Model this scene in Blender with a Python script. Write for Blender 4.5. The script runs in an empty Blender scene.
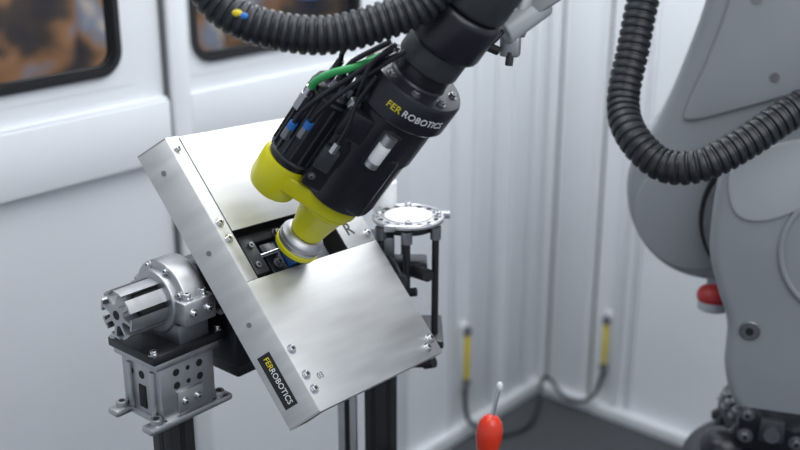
import bpy, bmesh, math, random
from mathutils import Matrix, Vector, Quaternion
random.seed(4)
V=Vector
sc=bpy.context.scene
try:
    sc.view_settings.view_transform='Standard'; sc.view_settings.look='None'
except Exception: pass

# ------------------------------------------------------------------ materials
def mat(name,col,rough=.5,metal=0.,nscale=30,var=.06,bump=0.,stretch=None,coat=0.,rvar=0.,emit=0.,alpha=None,trans=0.):
    m=bpy.data.materials.new(name); m.use_nodes=True
    nt=m.node_tree; N=nt.nodes; Lk=nt.links; b=N['Principled BSDF']
    tc=N.new('ShaderNodeTexCoord'); mp=N.new('ShaderNodeMapping'); Lk.new(tc.outputs['Object'],mp.inputs['Vector'])
    if stretch: mp.inputs['Scale'].default_value=stretch
    no=N.new('ShaderNodeTexNoise'); no.inputs['Scale'].default_value=nscale; no.inputs['Detail'].default_value=4
    Lk.new(mp.outputs[0],no.inputs['Vector'])
    r=N.new('ShaderNodeValToRGB'); r.color_ramp.elements[0].position=.3; r.color_ramp.elements[1].position=.7
    r.color_ramp.elements[0].color=tuple(max(0,c*(1-var)) for c in col)+(1,)
    r.color_ramp.elements[1].color=tuple(min(1,c*(1+var)) for c in col)+(1,)
    Lk.new(no.outputs['Fac'],r.inputs[0]); Lk.new(r.outputs[0],b.inputs['Base Color'])
    b.inputs['Roughness'].default_value=rough; b.inputs['Metallic'].default_value=metal
    if coat: b.inputs['Coat Weight'].default_value=coat; b.inputs['Coat Roughness'].default_value=.1
    if rvar:
        mr=N.new('ShaderNodeMapRange'); mr.inputs['To Min'].default_value=rough-rvar; mr.inputs['To Max'].default_value=rough+rvar
        Lk.new(no.outputs['Fac'],mr.inputs['Value']); Lk.new(mr.outputs[0],b.inputs['Roughness'])
    if bump:
        bu=N.new('ShaderNodeBump'); bu.inputs['Strength'].default_value=bump; bu.inputs['Distance'].default_value=.001
        Lk.new(no.outputs['Fac'],bu.inputs['Height']); Lk.new(bu.outputs[0],b.inputs['Normal'])
    if trans: b.inputs['Transmission Weight'].default_value=trans; b.inputs['IOR'].default_value=1.1
    if emit:
        b.inputs['Emission Color'].default_value=tuple(col)+(1,); b.inputs['Emission Strength'].default_value=emit
    return m
WHITE=mat('white_wall_paint',(.765,.785,.815),.42,nscale=2.2,var=.03)
WHITE2=mat('white_trim_paint',(.79,.81,.84),.38,nscale=3,var=.02)
FLOOR=mat('floor_coating',(.060,.062,.068),.6,nscale=60,var=.2,bump=.3)
RUB=mat('rubber_gasket',(.012,.012,.014),.45)
SEAM=mat('seam_shadow_gap',(.12,.12,.13),.8)
GLASS=mat('window_glass',(.75,.8,.85),.03,var=.01,trans=1.)
BRUSH=mat('brushed_sheet_metal',(.655,.65,.645),.50,1.,nscale=9,var=.06,stretch=(1,6,1),rvar=.09,bump=.05)
EDGE=mat('cut_sheet_edge',(.50,.48,.46),.35,1.,nscale=20)
ALU=mat('machined_aluminium',(.54,.54,.56),.43,1.,nscale=60,var=.06,rvar=.06)
ALUD=mat('dark_aluminium',(.28,.28,.30),.45,1.,nscale=50,var=.1)
CHROME=mat('chromed_steel',(.70,.70,.72),.22,1.)
BLK=mat('black_anodised',(.013,.013,.016),.38,.0,nscale=50,var=.2)
BLKP=mat('black_plastic',(.013,.013,.019),.3,nscale=40,var=.15)
BLKM=mat('black_matte',(.008,.008,.009),.6,nscale=40,var=.2)
HOSE=mat('corrugated_hose_plastic',(.017,.018,.022),.38,nscale=80,var=.2)
DKG=mat('dark_grey_cast',(.035,.037,.042),.42,nscale=60,var=.1)
YEL=mat('yellow_enamel',(.66,.62,.010),.36,nscale=20,var=.05)
YELG=mat('yellow_gauge_plastic',(.75,.58,.03),.4)
ROB=mat('robot_grey_enamel',(.27,.287,.310),.38,nscale=4,var=.05,coat=.15)
ROBL=mat('robot_light_enamel',(.40,.42,.44),.38,nscale=4,var=.03,coat=.15)
RED=mat('red_plastic',(.80,.045,.015),.35,nscale=20,coat=.3)
REDD=mat('red_bumper_rubber',(.38,.02,.022),.5)
GRN=mat('green_tube',(.05,.42,.12),.35)
BLU=mat('blue_plastic',(.03,.16,.5),.4)
PAPER=mat('white_abrasive_disc',(.86,.86,.88),.5,nscale=200)
ORG=mat('warning_label_orange',(.85,.38,.02),.45)
TXTW=mat('label_white_print',(.75,.75,.75),.5)
TXTY=mat('label_yellow_print',(.75,.62,.03),.5)
TXTD=mat('engraved_text',(.05,.05,.05),.5)
DARKOUT=mat('workshop_dark_wall',(.05,.05,.06),.8,nscale=5,var=.8)
def backdrop_mat():  # mottled colours imitating a blurred view through the windows
    m=bpy.data.materials.new('mottled_view_colours'); m.use_nodes=True
    N=m.node_tree.nodes; Lk=m.node_tree.links; b=N['Principled BSDF']; b.inputs['Roughness'].default_value=.8
    tc=N.new('ShaderNodeTexCoord'); no=N.new('ShaderNodeTexNoise'); no.inputs['Scale'].default_value=3.6; no.inputs['Detail'].default_value=2.5
    Lk.new(tc.outputs['Object'],no.inputs['Vector'])
    r=N.new('ShaderNodeValToRGB'); cr_=r.color_ramp
    cr_.elements[0].position=.34; cr_.elements[0].color=(.010,.016,.035,1)
    cr_.elements[1].position=.72; cr_.elements[1].color=(.75,.58,.42,1)
    e=cr_.elements.new(.46); e.color=(.06,.045,.04,1)
    e=cr_.elements.new(.54); e.color=(.30,.15,.07,1)
    e=cr_.elements.new(.62); e.color=(.20,.24,.32,1)
    Lk.new(no.outputs['Fac'],r.inputs[0]); Lk.new(r.outputs[0],b.inputs['Base Color'])
    return m
BACKDROP=backdrop_mat()

# ------------------------------------------------------------------ builder
ALL=[]
def frame(o,x,y,z):
    m=Matrix.Identity(4)
    for i,a in enumerate((x,y,z)):
        a=V(a).normalized()
        for k in range(3): m[k][i]=a[k]
    for k in range(3): m[k][3]=o[k]
    return m
I4=Matrix.Identity(4)
class G:
    def __init__(s,name,M=I4):
        s.name=name; s.M=M.copy(); s.parts={}; s.cur='body'; ALL.append(s)
    def p(s,n): s.cur=n; return s
    def add(s,bm,m,M=I4,norm=True):
        bm_t,ml=s.parts.setdefault(s.cur,(bmesh.new(),[]))
        if m not in ml: ml.append(m)
        i=ml.index(m)
        if norm: bmesh.ops.recalc_face_normals(bm,faces=bm.faces[:])
        for f in bm.faces: f.material_index=i; f.smooth=True
        bm.transform(M)
        me=bpy.data.meshes.new('t'); bm.to_mesh(me); bm_t.from_mesh(me); bpy.data.meshes.remove(me); bm.free()
    def done(s,R):
        single=len(s.parts)==1
        root=None
        if not single:
            root=bpy.data.objects.new(s.name,None); root.empty_display_size=.05
            sc.collection.objects.link(root); root.matrix_basis=R@s.M
        for n,(bm,ml) in s.parts.items():
            me=bpy.data.meshes.new(n); bm.to_mesh(me); bm.free()
            for m in ml: me.materials.append(m)
            me.set_sharp_from_angle(angle=math.radians(32))
            ob=bpy.data.objects.new(s.name if single else n,me); sc.collection.objects.link(ob)
            if single: ob.matrix_basis=R@s.M
            else: ob.parent=root
def align(p0,p1):
    p0=V(p0);p1=V(p1); d=p1-p0
    return Matrix.Translation((p0+p1)/2)@V((0,0,1)).rotation_difference(d.normalized()).to_matrix().to_4x4(), d.length
def cyl(g,p0,p1,r,m,r2=None,seg=32,bev=0.):
    M,h=align(p0,p1); bm=bmesh.new()
    bmesh.ops.create_cone(bm,cap_ends=True,segments=seg,radius1=r,radius2=r if r2 is None else r2,depth=h)
    if bev:
        es=[e for e in bm.edges if abs(e.verts[0].co.z-e.verts[1].co.z)<1e-6]
        bmesh.ops.bevel(bm,geom=es,offset=bev,segments=3,affect='EDGES',profile=.5)
    g.add(bm,m,M)
def box(g,c,s,m,bev=0.,R=None,seg=2):
    bm=bmesh.new(); bmesh.ops.create_cube(bm,size=1)
    bmesh.ops.scale(bm,vec=s,verts=bm.verts[:])
    if bev: bmesh.ops.bevel(bm,geom=bm.edges[:],offset=bev,segments=seg,affect='EDGES',profile=.5)
    M=Matrix.Translation(c)
    if R is not None: M=M@R.to_4x4()
    g.add(bm,m,M)
def sph(g,c,r,m,s=(1,1,1),R=None):
    bm=bmesh.new(); bmesh.ops.create_uvsphere(bm,u_segments=28,v_segments=16,radius=r)
    bmesh.ops.scale(bm,vec=s,verts=bm.verts[:])
    M=Matrix.Translation(c)
    if R is not None: M=M@R.to_4x4()
    g.add(bm,m,M)
def lathe(g,prof,m,M=I4,seg=40,a0=0,a1=2*math.pi):
    bm=bmesh.new(); rings=[]
    for r,z in prof:
        rings.append([bm.verts.new((max(r,1e-5)*math.cos(2*math.pi*k/seg),max(r,1e-5)*math.sin(2*math.pi*k/seg),z)) for k in range(seg)])
    for a,b in zip(rings,rings[1:]):
        for k in range(seg): bm.faces.new((a[k],a[(k+1)%seg],b[(k+1)%seg],b[k]))
    g.add(bm,m,M)
def torus(g,c,ax,R_,r,m,seg=40,ms=10):
    M,_=align(V(c)-V(ax)*.5,V(c)+V(ax)*.5)
    prof=[(R_+r*math.cos(2*math.pi*k/ms),r*math.sin(2*math.pi*k/ms)) for k in range(ms+1)]
    lathe(g,prof,m,M,seg)
def crv(pts,n,closed=False):
    P=[V(p) for p in pts]; out=[]; L=len(P)
    rng=range(L) if closed else range(L-1)
    for i in rng:
        if closed: a,b,c,d=P[i-1],P[i],P[(i+1)%L],P[(i+2)%L]
        else: a,b,c,d=P[max(i-1,0)],P[i],P[i+1],P[min(i+2,L-1)]
        for k in range(n):
            t=k/n
            out.append(.5*((2*b)+(c-a)*t+(2*a-5*b+4*c-d)*t*t+(3*b-a-3*c+d)*t**3))
    if not closed: out.append(P[-1])
    return out
def poly(g,pts,y0,y1,m,M=I4,bev=0.,smooth=0,bseg=3):
    """closed outline in local XZ, extruded along Y"""
    if smooth: pts=[(p.x,p.y) for p in crv([V((x,z)) for x,z in pts],smooth,True)]
    bm=bmesh.new(); vs=[bm.verts.new((x,y0,z)) for x,z in pts]; f=bm.faces.new(vs)
    r=bmesh.ops.extrude_face_region(bm,geom=[f])
    bmesh.ops.translate(bm,vec=(0,y1-y0,0),verts=[e for e in r['geom'] if isinstance(e,bmesh.types.BMVert)])
    bmesh.ops.recalc_face_normals(bm,faces=bm.faces[:])
    if bev:
        es=[e for e in bm.edges if abs(e.verts[0].co.y-e.verts[1].co.y)<1e-7]
        bmesh.ops.bevel(bm,geom=es,offset=bev,segments=bseg,affect='EDGES',profile=.5,clamp_overlap=True)
    bmesh.ops.triangulate(bm,faces=[f for f in bm.faces if len(f.verts)>4])
    g.add(bm,m,M)
def tube(g,pts,r,m,seg=14,n=10,rad=None,step=None):
    P=crv(pts,n)
    if step:   # resample evenly
        Q=[P[0]]; acc=0
        for a,b in zip(P,P[1:]):
            L=(b-a).length; t=step-acc
            while t<=L:
                Q.append(a+(b-a)*(t/L)); t+=step
            acc=(acc+L)%step
        P=Q
    bm=bmesh.new(); prev=None; u=None
    for i,p in enumerate(P):
        t=(P[min(i+1,len(P)-1)]-P[max(i-1,0)]).normalized()
        if u is None:
            u=t.orthogonal().normalized()
        else:
            u=(u-t*u.dot(t)).normalized()
        w=t.cross(u); rr=rad(i) if rad else r
        ring=[bm.verts.new(p+(u*math.cos(2*math.pi*k/seg)+w*math.sin(2*math.pi*k/seg))*rr) for k in range(seg)]
        if prev:
            for k in range(seg): bm.faces.new((prev[k],prev[(k+1)%seg],ring[(k+1)%seg],ring[k]))
        else: bm.faces.new(ring)
        prev=ring
    bm.faces.new(prev)
    g.add(bm,m)
def hose(g,pts,r,m,pitch=.012):
    pat=[1,1.01,1,.985,.87,.87]
    tube(g,pts,r,m,seg=28,n=24,step=pitch/6,rad=lambda i:r*pat[i%6])
def bolt(g,p,d,r,h,m=CHROME,washer=True):
    p=V(p);d=V(d).normalized()
    if washer: cyl(g,p,p+d*h*.25,r*1.55,m,seg=20)
    cyl(g,p+d*h*.1,p+d*h,r,m,seg=20,bev=r*.15)
    cyl(g,p+d*h*.98,p+d*h*1.01,r*.5,BLKM,seg=6)
def text(g,s,size,M,m,wrap=None,align_x='CENTER'):
    cu=bpy.data.curves.new('t','FONT'); cu.body=s; cu.size=size; cu.extrude=.0003; cu.align_x=align_x; cu.align_y='CENTER'; cu.resolution_u=3
    ob=bpy.data.objects.new('t',cu); sc.collection.objects.link(ob); bpy.context.view_layer.update()
    dg=bpy.context.evaluated_depsgraph_get(); me=ob.evaluated_get(dg).to_mesh()
    bm=bmesh.new(); bm.from_mesh(me)
    if wrap:
        for v in bm.verts:
            a=v.co.x/wrap; rr=wrap+v.co.z
            v.co=V((math.sin(a)*rr,v.co.y,math.cos(a)*rr-wrap))
    g.add(bm,m,M,norm=False); bpy.data.objects.remove(ob)

# ------------------------------------------------------------------ room
K=V((.548,3.931,0)); E=V((-.657,-.754,0)).normalized(); NL=V((.754,-.657,0)).normalized(); F_=V((.754,-.657,0)).normalized()
UP=V((0,0,1))
ML=frame(K,E,NL,UP)            # left wall: x=distance from corner, y=into room
MR=frame(K,F_,-E,UP)           # right wall: x=distance from corner, -y=into room
LL,LR,HW=4.6,3.6,2.9
floor=G('floor',ML); floor.cur='floor'
box(floor,(LL/2-.2,LR/2-1.2,-.05),(LL+1,LR+3,.1),FLOOR)
WINS=[(1.835,2.95,1.56,2.20,'window_1'),(1.02,1.615,1.55,2.20,'window_2')]
wl=G('wall_left',ML); wl.cur='wall_left'
def panel(g,s0,s1,z0,z1,y0,y1,m=WHITE,bev=.004): box(g,((s0+s1)/2,(y0+y1)/2,(z0+z1)/2),(s1-s0,abs(y1-y0),z1-z0),m,bev)
pad=.03
panel(wl,-.06,LL,0,1.56-pad,-.06,0,bev=0)
panel(wl,-.06,LL,2.20+pad,HW,-.06,0,bev=0)
panel(wl,-.06,1.02-pad,1.56-pad,2.2+pad,-.06,0,bev=0)
panel(wl,1.62+pad,1.83-pad,1.56-pad,2.2+pad,-.06,0,bev=0)
panel(wl,2.95+pad,LL,1.56-pad,2.2+pad,-.06,0,bev=0)
# door panel with raised lower rail, mullion and vertical seam
panel(wl,1.715,LL-.02,1.325,1.475,0,.026,WHITE2,.004)
panel(wl,1.715,LL-.02,1.475,1.482,0,.018,WHITE2,.003)
panel(wl,1.645,1.70,.06,HW,0,.022,WHITE2,.006)
panel(wl,1.702,1.713,.06,HW,0,.006,SEAM,0)
panel(wl,.90,1.640,1.335,1.475,0,.014,WHITE2,.004)
for a,b,d in [(.075,.115,.012),(.20,.235,.010),(.30,.335,.010),(.425,.455,.010),(.545,.575,.010),(.80,.88,.008)]:
    panel(wl,a,b,.06,HW,0,d,WHITE2,.004)
panel(wl,.118,.198,.06,HW,0,.004,WHITE,.002)
panel(wl,.337,.423,.06,HW,0,.004,WHITE,.002)
bl=G('baseboard_left',ML); bl.cur='b'
panel(bl,.0,LL,0,.055,0,.03,WHITE2,.004)
wr=G('wall_right',MR); wr.cur='wall_right'
box(wr,(LR/2,.03,HW/2),(LR,.06,HW),WHITE)
for a,b,d in [(.004,.045,.03),(.055,.065,.012),(.225,.235,.012),(.33,.36,.020),(.40,.415,.012),(.86,.9,.02),(1.3,1.34,.02)]:
    panel(wr,a,b,.05,HW,-d,0,WHITE2,.004)
panel(wr,.062,.20,.06,HW,-.006,0,WHITE,.003)
for s in (.047,.237,.395): panel(wr,s,s+.005,.05,HW,-.004,0,SEAM,0)
br=G('baseboard_right',MR); br.cur='b'
panel(br,.03,LR,0,.045,-.04,0,WHITE2,.004)
def rrect(x0,x1,z0,z1,r,n=8):
    out=[]
    for cx,cz,a in ((x1-r,z1-r,0),(x0+r,z1-r,90),(x0+r,z0+r,180),(x1-r,z0+r,270)):
        for k in range(n+1):
            t=math.radians(a+90*k/n); out.append((cx+r*math.cos(t),cz+r*math.sin(t)))
    return out
for x0,x1,z0,z1,nm in WINS:
    g=G(nm,ML)
    inn=rrect(x0,x1,z0,z1,.055)
    cx,cz=(x0+x1)/2,(z0+z1)/2; hx,hz=(x1-x0)/2+pad+.006,(z1-z0)/2+pad+.006
    # white corner plate, rectangle outside, rounded opening inside
    g.p('surround'); bm=bmesh.new(); A=[];B=[]
    for i,(x,z) in enumerate(inn):
        q=i//9; k=i%9
        if q==0: o=(cx+hx,cz+hz-0) if k==4 else ((cx+hx,z) if k<4 else (x,cz+hz))
        if q==1: o=(cx-hx,cz+hz) if k==4 else ((x,cz+hz) if k<4 else (cx-hx,z))
        if q==2: o=(cx-hx,cz-hz) if k==4 else ((cx-hx,z) if k<4 else (x,cz-hz))
        if q==3: o=(cx+hx,cz-hz) if k==4 else ((x,cz-hz) if k<4 else (cx+hx,z))
        A.append(bm.verts.new((x,.001,z)));B.append(bm.verts.new((o[0],.001,o[1])))
    n=len(A)
    for i in range(n): bm.faces.new((A[i],A[(i+1)%n],B[(i+1)%n],B[i]))
    g.add(bm,WHITE)
    g.p('gasket')
    def ring(off0,off1,y0,y1,m):
        a=rrect(x0+off0,x1-off0,z0+off0,z1-off0,.055-off0); b=rrect(x0+off1,x1-off1,z0+off1,z1-off1,max(.055-off1,.01))
        bm=bmesh.new(); n=len(a)
        R4=[[bm.verts.new((x,y,z)) for x,z in l] for l,y in ((a,y0),(a,y1),(b,y1),(b,y0))]
        for j in range(4):
            p,q=R4[j],R4[(j+1)%4]
            for i in range(n): bm.faces.new((p[i],p[(i+1)%n],q[(i+1)%n],q[i]))
        g.add(bm,m)
    ring(-.006,.010,-.02,.010,RUB)
    ring(.010,.016,-.02,.002,BLKM)
    g.p('glass'); poly(g,rrect(x0+.012,x1-.012,z0+.012,z1-.012,.04),-.014,-.008,GLASS)
# workshop beyond the windows: added sheet coloured as blurred view, before a dark wall
ow=G('wall_outside',ML); ow.cur='w'; box(ow,(1.0,-2.3,1.4),(6.0,.05,2.8),DARKOUT)
tp=G('window_view_backdrop',ML); tp.p('view_sheet')
bm=bmesh.new(); grid=[]
for i in range(161):
    x=-1.6+i*.03
    grid.append([bm.verts.new((x,-1.85+.05*math.sin(x*9)+.03*math.sin(x*23+z*.8),z)) for z in (0.01,.5,1.0,1.5,2.0,2.45)])
for A_,B_ in zip(grid,grid[1:]):
    for j in range(5): bm.faces.new((A_[j],B_[j],B_[j+1],A_[j+1]))
tp.add(bm,BACKDROP)
tp.p('rail'); cyl(tp,(-1.6,-1.85,2.46),(3.2,-1.85,2.46),.02,ALUD)
for x in (-1.55,3.15): cyl(tp,(x,-1.85,0),(x,-1.85,2.46),.02,ALUD)

# level gauges on the walls
def gauge(M,h):
    g=G('level_gauge',M)
    g.p('backplate'); box(g,(0,.006,h/2),(.036,.012,h+.06),WHITE2,.003)
    g.p('tube'); cyl(g,(0,.024,.015),(0,.024,h-.015),.0095,YELG,bev=.002)
    g.p('end_caps')
    for z in (0,h):
        box(g,(0,.02,z),(.026,.03,.02),ALUD,.003)
        cyl(g,(0,.024,z-.02),(0,.024,z+.02),.006,BLKP)
gauge(ML@Matrix.Translation((.505,0.006,.23)),.20)
gauge(MR@Matrix.Translation((.305,-.0,.20))@Matrix.Rotation(math.pi,4,'Z'),.19)
pc=G('power_cable'); pc.cur='c'
def lw(s,o,z): return K+E*s+NL*o+UP*z
def rw(s,o,z): return K+F_*s+(E*o)+UP*z
tube(pc,[lw(.505,.024,.205),lw(.50,.04,.08),lw(.42,.12,.012),lw(.30,.16,.012),lw(.17,.12,.03),lw(.09,.08,.09),rw(.10,.07,.10),rw(.18,.08,.05),rw(.25,.07,.055),rw(.29,.05,.09),rw(.305,.024,.175)],.008,BLKP)

# ------------------------------------------------------------------ workpiece
D=V((-.12,1.4617,1.2648)); U=V((.611,.7884,-.0713)); Vv=V((-.5077,.4592,.7289)); Nn=U.cross(Vv)
MW=frame(D,U,Vv,Nn)
w=G('sheet_metal_workpiece',MW)
W_,L_=.3175,.498
def pl(a0,a1,b0,b1,c0,c1,m=BRUSH,bev=.0008): box(w,((a0+a1)/2,(b0+b1)/2,(c0+c1)/2),(a1-a0,b1-b0,c1-c0),m,bev)
w.p('lower_plate'); pl(.001,W_,0,.229,-.003,.0)
w.p('side_strips'); pl(.001,.0255,.2295,L_,-.003,0); pl(.242,W_,.2295,.316,-.003,0)
w.p('upper_plate'); pl(.0270,W_,.316,L_-.004,-.0025,.0012)
fw=V((-.507,0,-.862)); fo=V((-.862,0,.507))
w.p('left_flange')
Rf=frame((0,0,0),(0,1,0),fw,V((0,1,0)).cross(fw)).to_3x3()
box(w,fw*.0275+V((0,L_/2,0))-fo*.0015,(L_,.055,.003),BRUSH,.0008,Rf)
poly(w,[(0,0),(-.0279,-.0474),(.01,-.0474),(.02,-.003)],-.0005,.0025,EDGE)
poly(w,[(0,0),(-.0279,-.0474),(.01,-.0474),(.02,-.003)],L_-.0025,L_,EDGE)
w.p('lips'); pl(.004,W_,0,.0025,-.018,-.003); pl(W_-.003,W_,0,L_,-.03,-.003); pl(.004,W_,L_-.003,L_,-.03,-.003)
w.p('inner_tray'); pl(.0,.27,.19,.35,-.06,-.055,BLKM,0); pl(.0,.27,.33,.336,-.055,-.004,ALUD,0); pl(.01,.016,.2,.33,-.055,-.004,ALUD,0); pl(.25,.256,.2,.33,-.055,-.004,ALUD,0)
w.p('inner_mechanism')
pl(.045,.075,.24,.31,-.05,-.018,DKG,.003); pl(.085,.12,.235,.29,-.05,-.024,BLKP,.003); pl(.03,.23,.295,.312,-.04,-.022,DKG,.003)
pl(.17,.215,.23,.28,-.05,-.018,ALUD,.003)
for a,b in ((.055,.255),(.062,.29),(.10,.25),(.13,.30),(.185,.25),(.2,.3)): bolt(w,(a,b,-.022),(0,0,1),.0055,.009,ALUD)
cyl(w,(.135,.24,-.03),(.135,.29,-.03),.010,BLU); cyl(w,(.05,.27,-.026),(.12,.27,-.018),.004,CHROME)
w.p('screws')
for a,b in ((.012,.335),(.012,.305),(.012,.475),(.012,.105),(.012,.06),(.012,.035),(W_-.012,.03),(W_-.03,.018),(W_-.012,.46),(W_-.012,.245)): bolt(w,(a,b,0),(0,0,1),.0052,.006)
for b in (.45,.30,.17):
    q=fw*.030+V((0,b,0)); cyl(w,q,q+fo*.0015,.004,ALUD)
w.p('flange_label')
q0=fw*.034+V((0,.074,0))
Ml=frame(q0+fo*.0006,(0,-1,0),-fw,fo)
box(w,q0+fo*.0004,(.090,.022,.0008),BLKM,0,frame((0,0,0),(0,-1,0),-fw,fo).to_3x3())
text(w,'ROBOTICS',.0125,Ml@Matrix.Translation((.010,.001,.0006)),TXTW)
text(w,'FER',.0125,Ml@Matrix.Translation((-.0295,.001,.0006)),TXTY)
w.p('stamped_text')
text(w,'R',.034,Matrix.Translation((.268,.262,.0006)),TXTD)
text(w,'03',.014,Matrix.Translation((.038,.05,.0004)),ALUD)

# ------------------------------------------------------------------ fixture carrying it
MF=frame((-.431,1.538,1.390),(.657,.754,0),(-.754,.657,0),UP)
f=G('workpiece_fixture',MF)
f.p('round_extrusion')
RE=.0395
def extr():
    out=[]
    for k in range(8):
        th=2*math.pi*k/8+.2; c_,s_=math.cos(th),math.sin(th)
        def q(r,l): return (c_*r-s_*l,s_*r+c_*l)
        out+= [q(RE,-.0050),q(RE*.89,-.0050),q(RE*.86,-.0112),q(RE*.52,-.0055),q(RE*.44,-.0025),q(RE*.44,.0025),q(RE*.52,.0055),q(RE*.86,.0112),q(RE*.89,.0050),q(RE,.0050)]
        for j in (1,2): 
            t=th+.15+(2*math.pi/8-.30)*j/3; out.append((RE*math.cos(t),RE*math.sin(t)))
    return out
Mx=Matrix.Rotation(-math.pi/2,4,'Z')  # y -> x
poly(f,extr(),-.003,.44,ALU,Mx)
cyl(f,(.022,0,0),(.43,0,0),RE*.80,BLKM,seg=32)
cyl(f,(-.0036,0,0),(-.0028,0,0),.0075,BLKM) 
f.p('clamp_ring')
cyl(f,(.080,0,0),(.125,0,0),.064,ALU,bev=.004,seg=48)
cyl(f,(.066,0,0),(.082,0,0),.052,ALU,bev=.003,seg=48)
cyl(f,(.125,0,0),(.20,0,0),.052,ALUD,bev=.003,seg=48)
for k in range(8):
    t=math.pi/8+k*math.pi/4; bolt(f,(.080,.058*math.cos(t),.058*math.sin(t)),(-1,0,0),.0042,.006)
box(f,(.10,-.060,-.005),(.062,.030,.040),ALU,.004); box(f,(.10,.058,-.005),(.05,.03,.036),ALU,.004)
for x in (.085,.115): bolt(f,(x,-.062,.015),(0,0,1),.006,.010); bolt(f,(x,-.075,-.005),(0,-1,0),.005,.006)
box(f,(.165,-.05,-.005),(.05,.05,.012),ALU,.002); bolt(f,(.155,-.06,.001),(0,0,1),.005,.007); bolt(f,(.175,-.06,.001),(0,0,1),.005,.007)
box(f,(.165,-.05,-.022),(.05,.045,.010),ALU,.002)
f.p('clamp_saddle'); box(f,(.10,0,-.045),(.06,.11,.035),ALUD,.004)
f.p('black_top_plate'); box(f,(.087,0,-.0685),(.142,.120,.016),BLK,.003)
for x in (.024,.15):
    for y in (-.05,.05): bolt(f,(x,y,-.0605),(0,0,1),.0055,.007)
f.p('bracket_box')
box(f,(.085,0,-.083),(.125,.112,.013),ALU,.002)
box(f,(.085,-.046,-.132),(.105,.010,.100),ALU,.002); box(f,(.085,.046,-.132),(.105,.010,.100),ALU,.002)
box(f,(.038,0,-.132),(.010,.088,.100),ALU,.002); box(f,(.132,0,-.132),(.010,.088,.100),ALU,.002)
for x in (.062,.085,.108):
    for z in (-.105,-.128): cyl(f,(x,-.0515,z),(x,-.048,z),.0062 if x!=.085 else .004,BLKM,seg=20)
box(f,(.085,-.053,-.158),(.05,.006,.038),ALU,.002)
for x in (.072,.098): bolt(f,(x,-.056,-.158),(0,-1,0),.0045,.005)
for y in (-.028,0,.028): cyl(f,(.0325,y,-.115),(.036,y,-.115),.007,BLKM,seg=20)
box(f,(.0335,0,-.153),(.004,.018,.04),BLKM,.001)
for y in (-.03,.03): box(f,(.031,y,-.14),(.006,.012,.08),ALU,.002)
box(f,(.085,0,-.187),(.11,.115,.012),ALU,.003)
for x in (.022,.148):
    for y in (-.045,.045): box(f,(x,y,-.187),(.04,.026,.012),ALU,.004); cyl(f,(x,y,-.183),(x,y,-.172),.010,ALU,bev=.001); cyl(f,(x,y,-.1725),(x,y,-.1715),.005,BLKM,seg=20)
f.p('support_post'); box(f,(.085,0,-.193-(1.39-.203)/2+.005),(.05,.05,1.39-.203),BLK,.003)
for s in (-1,1):
    box(f,(.085,s*.0252,-.79),(.010,.001,1.15),BLKM,0); box(f,(.085+s*.0252,0,-.79),(.001,.010,1.15),BLKM,0)
f.p('post_foot'); box(f,(.085,0,-1.39+.006),(.2,.2,.012),ALUD,.002)
f.p('rotary_drive')
box(f,(.20,-.03,-.075),(.075,.10,.11),BLKP,.006); box(f,(.205,-.03,-.14),(.06,.07,.03),BLK,.004)
box(f,(.25,.0,-.02),(.06,.12,.06),BLKM,.005)
cyl(f,(.20,-.085,-.08),(.20,-.07,-.08),.025,DKG,bev=.002)
f.p('workpiece_mount')
MP=MF.inverted()@MW
bm=bmesh.new(); bmesh.ops.create_cube(bm,size=1); bmesh.ops.scale(bm,vec=(.10,.11,.085),verts=bm.verts[:])
f.add(bm,BLK,MP@Matrix.Translation((.16,.288,-.1035)))

# ------------------------------------------------------------------ stand with round abrasive table
s=G('abrasive_disc_stand')
c0=V((.015,1.891,1.428))
s.p('round_table')
cyl(s,c0-UP*.006,c0,.066,ALU,bev=.0012,seg=56); torus(s,c0,UP,.062,.003,CHROME)
cyl(s,c0,c0+UP*.0025,.043,PAPER,seg=48)
for k in range(16):
    t=2*math.pi*k/16; q=c0+V((math.cos(t),math.sin(t),0))*.054
    if k%4==0: bolt(s,q,UP,.006,.009)
    else: cyl(s,q,q+UP*.0008,.005,BLKM,seg=14)
for t in (0.2,2.3,4.2):
    q=c0+V((math.cos(t),math.sin(t),0))*.068; box(s,q-UP*.002,(.02,.016,.012),ALU,.002)
s.p('table_frame')
cyl(s,c0-UP*.022,c0-UP*.006,.05,BLK,bev=.002)
legs=[V((.064,1.86,0)),V((-.035,1.86,0)),V((.008,1.95,0)),V((.012,1.835,0))]
for q in legs: cyl(s,V((q.x,q.y,1.20)),V((q.x,q.y,1.41)),.0065,BLK); cyl(s,V((q.x,q.y,1.395)),V((q.x,q.y,1.418)),.010,ALUD)
box(s,(.015,1.885,1.20),(.13,.12,.016),BLK,.003); box(s,(.015,1.88,1.335),(.07,.05,.03),BLKP,.005)
cyl(s,(.03,1.85,1.335),(.05,1.82,1.34),.012,BLKM); cyl(s,(.0,1.83,1.33),(.0,1.81,1.33),.013,DKG)
cyl(s,(-.02,1.85,1.29),(.03,1.84,1.30),.008,BLKM)
box(s,(-.035,1.89,1.37),(.05,.05,.05),ALUD,.004)
tube(s,[(-.02,1.84,1.37),(.0,1.82,1.34),(-.01,1.82,1.29),(-.03,1.85,1.25)],.004,BLKP)
s.p('disc_roll'); cyl(s,(-.028,1.955,1.40),(-.028,1.955,1.475),.022,PAPER,bev=.002); cyl(s,(-.028,1.955,1.475),(-.028,1.955,1.478),.012,ALU)
s.p('black_post'); box(s,(-.037,1.90,.6),(.062,.062,1.19),BLK,.003)
for dx in (-.015,.015): box(s,(-.037+dx,1.8687,.6),(.009,.001,1.18),BLKM,0)
s.p('silver_post'); box(s,(-.102,1.90,.61),(.036,.05,1.2),ALU,.003); box(s,(-.102,1.8747,.6),(.010,.001,1.18),BLKM,0)
s.p('crossbeam'); box(s,(-.03,1.90,1.18),(.19,.05,.03),BLK,.003)
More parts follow.
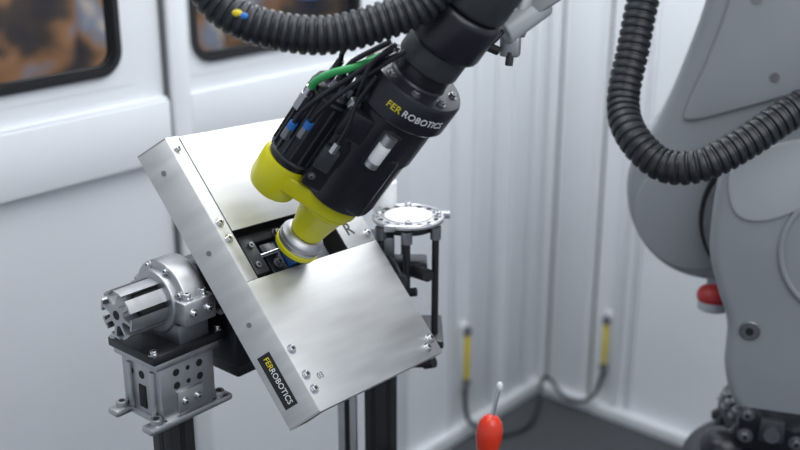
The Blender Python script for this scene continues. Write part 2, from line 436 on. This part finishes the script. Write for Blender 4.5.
s.p('post_foot'); box(s,(-.06,1.90,.006),(.22,.2,.012),ALUD,.002)
s.p('push_rod'); cyl(s,(.02,1.82,1.165),(.055,1.80,1.175),.007,BLKP); cyl(s,(.045,1.81,1.17),(.062,1.80,1.178),.010,BLKM); cyl(s,(-.01,1.87,1.165),(.02,1.82,1.165),.006,BLK)

# toggle clamp with red grip
t_=G('toggle_clamp')
t_.p('red_grip'); 
Mg=frame((.164,1.775,1.045),(1,0,0),(0,1,0),(0,0,1))
lathe(t_,[(0,-.06),(.012,-.058),(.019,-.04),(.0245,-.008),(.0245,.008),(.021,.024),(.014,.034),(.006,.038),(.0,.039)],RED,Mg@Matrix.Rotation(.08,4,'Y'))
t_.p('lever_rod'); cyl(t_,(.166,1.775,1.07),(.180,1.783,1.135),.0035,CHROME); sph(t_,(.181,1.784,1.137),.006,WHITE2,(1,1,1.6))
cyl(t_,(.164,1.775,.94),(.164,1.775,1.01),.008,ALU)
t_.p('base_arm'); box(t_,(.085,1.78,.93),(.22,.03,.025),ALU,.003); box(t_,(-.02,1.83,.93),(.05,.075,.04),BLK,.003)

# ------------------------------------------------------------------ sanding tool
TO=V((-.1683,1.6681,1.4584)); a=V((.53,-.2509,.8102)).normalized(); b=V((-.845,-.0733,.5298)); b=(b-a*b.dot(a)).normalized(); c=a.cross(b)
TO=TO-a*.004+V((.002,0,-.002))
MT=frame(TO,b,c,a)
T=G('robotic_sanding_tool',MT)
T.p('sanding_pad'); lathe(T,[(0,-.001),(.037,-.001),(.038,.003),(.038,.007),(.036,.008)],YEL)
cyl(T,(0,0,-.004),(0,0,-.001),.036,DKG)
T.p('metal_cup'); lathe(T,[(.036,.008),(.037,.010),(.037,.024),(.033,.030),(.027,.033),(.020,.034)],ALU)
torus(T,(0,0,.016),(0,0,1),.037,.0012,ALUD)
T.p('yellow_spindle'); lathe(T,[(.022,.030),(.028,.036),(.030,.05),(.040,.092),(.045,.098),(.045,.115)],YEL)
torus(T,(0,0,.094),(0,0,1),.041,.0015,YEL)
T.p('yellow_gearbox')
def stad(x0,r0,x1,r1,n=14):
    o=[]
    for k in range(n+1):
        t=math.pi/2+math.pi*k/n*-1; 
        o.append((x1+r1*math.cos(t),r1*math.sin(t)))
    for k in range(n+1):
        t=-math.pi/2-math.pi*k/n; o.append((x0+r0*math.cos(t),r0*math.sin(t)))
    return o
poly(T,stad(0,.049,.088,.041),-.134,-.104,YEL,Matrix.Rotation(-math.pi/2,4,'X'),bev=.004)   # y->z mapping
lathe(T,[(0,.072),(.028,.073),(.038,.080),(.042,.092),(.043,.135),(.040,.142),(.0,.142)],YEL,Matrix.Translation((.088,0,0)))
T.p('drive_motor')
lathe(T,[(0,.142),(.038,.142),(.039,.15),(.039,.285),(.032,.292),(0,.292)],BLKP,Matrix.Translation((.086,0,0)))
for k in range(18):
    t=2*math.pi*k/18; R3=Matrix.Rotation(t,3,'Z')
    box(T,V((.086,0,.215))+R3@V((.040,0,0)),(.005,.004,.11),DKG,.0008,R3)
for z in (.155,.275): torus(T,(.086,0,z),(0,0,1),.039,.003,DKG)
T.p('pneumatic_fittings')
for x,y in ((.07,.02),(.095,.02),(.105,-.01),(.08,-.015)):
    cyl(T,(x,y,.29),(x,y,.306),.0075,ALUD,seg=6); cyl(T,(x,y,.306),(x,y,.322),.006,BLKP)
cyl(T,(.062,.046,.292),(.062,.046,.306),.009,ALU,bev=.001)
cyl(T,(.124,.022,.235),(.124,.022,.262),.009,ALU,seg=6); cyl(T,(.124,.022,.262),(.124,.022,.275),.007,CHROME)
for x,y,z in ((.118,.034,.205),(.100,.044,.225)):
    cyl(T,(x,y,z-.018),(x,y,z),.0075,ALUD,seg=6); cyl(T,(x,y,z),(x,y,z+.012),.0065,BLU)
tube(T,[(.118,.034,.217),(.117,.038,.245),(.105,.046,.29),(.085,.045,.34),(.06,.04,.40)],.0038,BLKP)
tube(T,[(.100,.044,.237),(.098,.050,.265),(.090,.054,.30),(.072,.052,.35),(.045,.045,.41)],.0038,BLKP)
box(T,(.052,.058,.205),(.026,.016,.04),DKG,.003); cyl(T,(.052,.064,.222),(.052,.064,.240),.006,CHROME,seg=6)
tube(T,[(.052,.064,.240),(.054,.068,.27),(.062,.062,.31),(.06,.055,.36)],.0035,BLKP)
T.p('main_body')
lathe(T,[(0,.128),(.053,.128),(.061,.134),(.063,.145),(.063,.235),(.067,.245),(.067,.316),(.0,.316)],BLKP)
box(T,(.03,.012,.215),(.07,.085,.15),BLKP,.008); box(T,(-.012,.045,.20),(.06,.034,.12),BLKP,.008)
box(T,(.045,.045,.275),(.045,.04,.05),BLKP,.006)
for z in (.16,.225): bolt(T,(-.034,.060,z),(0,1,0),.003,.003,BLKM)
bolt(T,(.055,.055,.165),(0,1,0),.004,.005,ALUD)
T.p('sight_glass'); 
cyl(T,(-.006,.066,.245),(-.006,.066,.280),.0105,PAPER,bev=.002); cyl(T,(-.006,.066,.280),(-.006,.066,.296),.0108,ALU); cyl(T,(-.006,.066,.236),(-.006,.066,.245),.0108,ALU)
box(T,(-.006,.060,.266),(.034,.014,.072),BLKP,.004)
T.p('mounting_cap')
lathe(T,[(.060,.310),(.073,.314),(.077,.319),(.077,.362),(.074,.367),(.045,.369),(.043,.372),(.043,.392),(0,.392)],BLKP,seg=56)
for k in range(8):
    t=2*math.pi*k/8; bolt(T,(.059*math.cos(t),.059*math.sin(t),.367),(0,0,1),.005,.006,ALUD)
T.p('brand_print')
def ringtext(s_,ang,m):
    text(T,s_,.0150,Matrix.Rotation(ang,4,'Z')@frame((0,.0772,.341),(-1,0,0),(0,0,1),(0,1,0)),m,wrap=.0772)
ringtext('ROBOTICS',math.radians(24),TXTW); ringtext('FER',math.radians(24)-.66,TXTY)
T.p('supply_tubes')
tube(T,[(.124,.022,.270),(.123,.028,.292),(.110,.034,.320),(.088,.034,.346),(.06,.025,.385)],.0055,GRN)
tube(T,[(.07,.02,.32),(.072,.03,.35),(.05,.045,.40)],.004,BLKP)
tube(T,[(.095,.02,.32),(.095,.03,.35),(.07,.045,.41)],.004,BLKP)
tube(T,[(.105,-.01,.32),(.11,.0,.35),(.09,.02,.42)],.004,BLKP)
tube(T,[(.062,.046,.305),(.070,.055,.335),(.075,.05,.37),(.06,.04,.41)],.0035,BLKP)

# ------------------------------------------------------------------ robot
RO=V((.627,2.185,1.3615)); MRb=frame(RO,(.95,-.31,0),(.31,.95,0),UP)
r=G('industrial_robot_arm',MRb)
r.p('upper_arm_casting')
poly(r,[(-.011,.60),(-.022,.436),(-.06,.283),(-.103,.157),(-.142,.087),(-.155,.022),(-.142,-.055),(-.103,-.122),(-.043,-.166),(.032,-.181),(.13,-.181),(.34,-.181),(.41,.0),(.41,.60)],.0,.20,ROB,bev=.02,smooth=5,bseg=4)
poly(r,[(.03,.55),(.02,.42),(-.01,.30),(-.045,.19),(-.03,.17),(.06,.20),(.2,.25),(.36,.28),(.38,.55)],-.010,.004,ROB,bev=.008,smooth=5)
for x,z in ((.12,.27),(.07,.42)): cyl(r,(x,-.013,z),(x,-.008,z),.009,ALUD,seg=20)
r.p('joint_cover'); cyl(r,(-.005,-.006,-.03),(-.005,.02,-.03),.128,ROB,bev=.006,seg=64); cyl(r,(.17,-.03,-.02),(.17,.01,-.02),.168,BLKM,seg=64)
cyl(r,(.17,-.045,-.02),(.17,-.03,-.02),.158,ALUD,seg=64)
r.p('lower_arm_link')
poly(r,[(.047,.150),(.129,.205),(.258,.24),(.387,.24),(.46,.0),(.40,-.40),(.30,-.45),(.194,-.44),(.118,-.395),(.085,-.31),(.080,-.21),(.052,-.131),(.030,-.033)],-.15,-.04,ROB,bev=.022,smooth=6,bseg=4)
poly(r,[(.06,.13),(.14,.175),(.25,.195),(.33,.17),(.25,.09),(.14,.02),(.07,.03)],-.157,-.14,ROBL,bev=.007,smooth=5)
torus(r,(.30,-.152,-.03),(0,1,0),.135,.006,ROB,seg=64)
cyl(r,(.36,-.175,-.03),(.36,-.10,-.03),.115,ROB,bev=.01,seg=64); cyl(r,(.36,-.18,-.03),(.36,-.17,-.03),.10,BLKM,seg=48)
r.p('pivot_bolt'); torus(r,(.125,-.151,-.215),(0,1,0),.018,.003,ALUD); cyl(r,(.125,-.155,-.215),(.125,-.14,-.215),.016,ALUD); cyl(r,(.125,-.157,-.215),(.125,-.15,-.215),.009,BLKM,seg=6)
r.p('red_bumper'); sph(r,(.048,-.03,-.198),.034,REDD,(1.05,1,.75)); cyl(r,(.048,-.03,-.228),(.048,-.03,-.203),.032,ROBL,bev=.004)
box(r,(.06,.0,-.20),(.06,.06,.06),ROB,.006)
r.p('shoulder_base')
cyl(r,(.25,.03,-.60),(.25,.03,-.46),.17,BLK,bev=.01,seg=56)
box(r,(.24,-.06,-.43),(.24,.18,.12),BLKP,.015)
for k in range(14):
    t=math.pi+math.pi*k/13+.1; q=V((.25+.155*math.cos(t),.03+.155*math.sin(t),-.46)); bolt(r,q,(0,0,1),.012,.018,ALUD)
    q=V((.25+.172*math.cos(t),.03+.172*math.sin(t),-.50)); bolt(r,q,(math.cos(t),math.sin(t),0),.010,.010,DKG)
torus(r,(.25,.03,-.54),(0,0,1),.172,.008,DKG)
box(r,(.19,-.155,-.425),(.05,.03,.05),DKG,.006); cyl(r,(.19,-.185,-.425),(.19,-.165,-.425),.016,ALUD)
for x,z in ((.14,-.40),(.14,-.45),(.24,-.45)): bolt(r,(x,-.15,z),(0,-1,0),.010,.012,ALUD)
sph(r,(.10,-.12,-.50),.05,BLKP,(1,1,.8))
tube(r,[(.13,-.10,-.46),(.09,-.16,-.50),(.10,-.18,-.56),(.15,-.2,-.7)],.014,BLKP)
r.p('turntable'); cyl(r,(.25,.03,-.80),(.25,.03,-.60),.24,BLK,bev=.02,seg=56)
r.p('pedestal'); cyl(r,(.25,.03,-1.32),(.25,.03,-.80),.19,ROB,bev=.01,seg=48); box(r,(.25,.03,-1.343),(.55,.55,.037),ALUD,.004)
r.p('elbow'); cyl(r,(.17,-.10,.72),(.17,.26,.72),.15,ROB,bev=.02,seg=56); box(r,(.2,.1,.62),(.3,.2,.2),ROB,.03)
r.p('warning_label'); 
box(r,(.215,-.012,.385),(.095,.003,.075),ORG,.0005); box(r,(.19,-.0145,.39),(.012,.001,.045),BLKM,0); sph(r,(.19,-.0145,.42),.008,BLKM,(1,.1,1)); box(r,(.235,-.0145,.40),(.03,.001,.03),BLKM,0); box(r,(.215,-.0145,.362),(.08,.001,.008),BLKM,0)
inv=MRb.inverted()
def rw_(x,y,z): return inv@V((x,y,z))
r.p('forearm'); cyl(r,rw_(.78,2.12,2.14),rw_(.26,1.67,2.06),.10,ROB,r2=.075,bev=.01,seg=48)
r.p('wrist')
A0=rw_(*(TO+a*.393)); A1=rw_(*(TO+a*.43)); A2=rw_(*(TO+a*.50)); A3=rw_(*(TO+a*.60))
cyl(r,A0,A1,.048,DKG,bev=.004,seg=48); cyl(r,A1,A2,.058,BLKP,bev=.01,seg=48); cyl(r,A2,A3,.055,DKG,bev=.01,seg=48)
cyl(r,A3,rw_(.26,1.67,2.06),.055,ROB,bev=.01)
r.p('hose_bracket')
cyl(r,rw_(.21,1.67,1.93),rw_(.167,1.645,1.80),.026,ALU,r2=.020,bev=.003)
cyl(r,rw_(.15,1.63,1.805),rw_(.215,1.665,1.845),.022,ROBL,bev=.004)
box(r,rw_(.205,1.65,1.858),(.10,.035,.05),ROBL,.010,Matrix.Rotation(-.6,3,'Y')); box(r,rw_(.165,1.64,1.785),(.03,.02,.035),ALU,.004)
box(r,rw_(.235,1.66,1.875),(.05,.05,.05),ROB,.010,Matrix.Rotation(-.6,3,'Y'))
cyl(r,rw_(.10,1.62,1.86),rw_(.20,1.67,1.90),.034,BLKP,bev=.004)
cyl(r,rw_(.13,1.62,1.83),rw_(.155,1.64,1.90),.028,DKG,bev=.004)
tube(r,[rw_(.16,1.63,1.82),rw_(.14,1.62,1.795),rw_(.12,1.62,1.79),rw_(.09,1.60,1.81),rw_(.06,1.58,1.82)],.0035,BLKP)
tube(r,[rw_(.17,1.63,1.84),rw_(.13,1.62,1.81),rw_(.10,1.62,1.80),rw_(.07,1.60,1.83)],.003,CHROME)
cyl(r,rw_(.125,1.62,1.788),rw_(.145,1.63,1.778),.007,BLKM); cyl(r,rw_(.165,1.635,1.775),rw_(.163,1.634,1.755),.006,DKG)

# hoses
h=G('corrugated_hose'); h.cur='h'
hose(h,[(-.30,1.51,2.02),(-.262,1.493,1.895),(-.222,1.479,1.853),(-.160,1.473,1.833),(-.094,1.47,1.829),(-.027,1.477,1.845),(.03,1.484,1.870),(.08,1.50,1.93),(.14,1.56,2.02),(.19,1.62,2.10)],.0265,HOSE)
tube(h,[(-.19,1.49,1.915),(-.15,1.485,1.882),(-.10,1.485,1.880),(-.05,1.49,1.91)],.005,BLU)
for (x,z,m) in ((-.214,1.860,YELG),(-.206,1.856,BLU)): sph(h,(x,1.455,z),.006,m,(1.2,.6,.8))
h2=G('corrugated_hose'); h2.cur='h'
hose(h2,[(.60,2.24,2.10),(.50,2.17,1.93),(.464,2.12,1.79),(.443,2.085,1.694),(.423,2.045,1.605),(.432,1.985,1.553),(.480,1.935,1.512),(.543,1.905,1.520),(.621,1.912,1.560),(.720,1.935,1.620),(.828,1.95,1.665),(.95,2.02,1.76)],.0315,HOSE,.016)

# ------------------------------------------------------------------ finish: align room with world axes
RZ=Matrix.Rotation(-math.atan2(.754,.657),4,'Z')
for g in ALL: g.done(RZ)

def area(name,loc,size,energy,target,col=(1,1,1)):
    l=bpy.data.lights.new(name,'AREA'); l.shape='RECTANGLE'; l.size,l.size_y=size; l.energy=energy; l.color=col
    o=bpy.data.objects.new(name,l); sc.collection.objects.link(o)
    d=V(target)-V(loc); o.matrix_basis=RZ@(Matrix.Translation(loc)@d.to_track_quat('-Z','Y').to_matrix().to_4x4())
area('ceiling_light_1',(-.2,1.7,2.85),(1.6,.9),15,(-.2,1.8,0),(.95,.98,1))
area('ceiling_light_2',(.6,2.9,2.85),(1.3,.8),25,(.6,2.9,0),(.95,.98,1))
area('ceiling_light_3',(.9,.6,2.8),(1.8,1.6),23,(.2,2.2,1.2),(.96,.98,1))
pw=K+E*1.0+NL*-.9+UP*2.6
area('window_view_fill',tuple(pw),(2.5,.5),40,tuple(K+E*1.0+NL*-1.9+UP*1.3),(1,.95,.88))  # added unseen lamp, brightens the backdrop behind the windows
wd=bpy.data.worlds.new('world'); sc.world=wd; wd.use_nodes=True
bg=wd.node_tree.nodes['Background']; bg.inputs[0].default_value=(.79,.88,1,1); bg.inputs[1].default_value=.47

cam=bpy.data.cameras.new('camera'); co=bpy.data.objects.new('camera',cam); sc.collection.objects.link(co)
cam.sensor_width=36; cam.lens=49.5; cam.clip_start=.05
co.matrix_basis=RZ@(Matrix.Translation((0,0,2.08))@Matrix.Rotation(math.radians(90-19.5),4,'X'))
cam.dof.use_dof=True; cam.dof.focus_distance=1.72; cam.dof.aperture_fstop=2.4
sc.camera=co
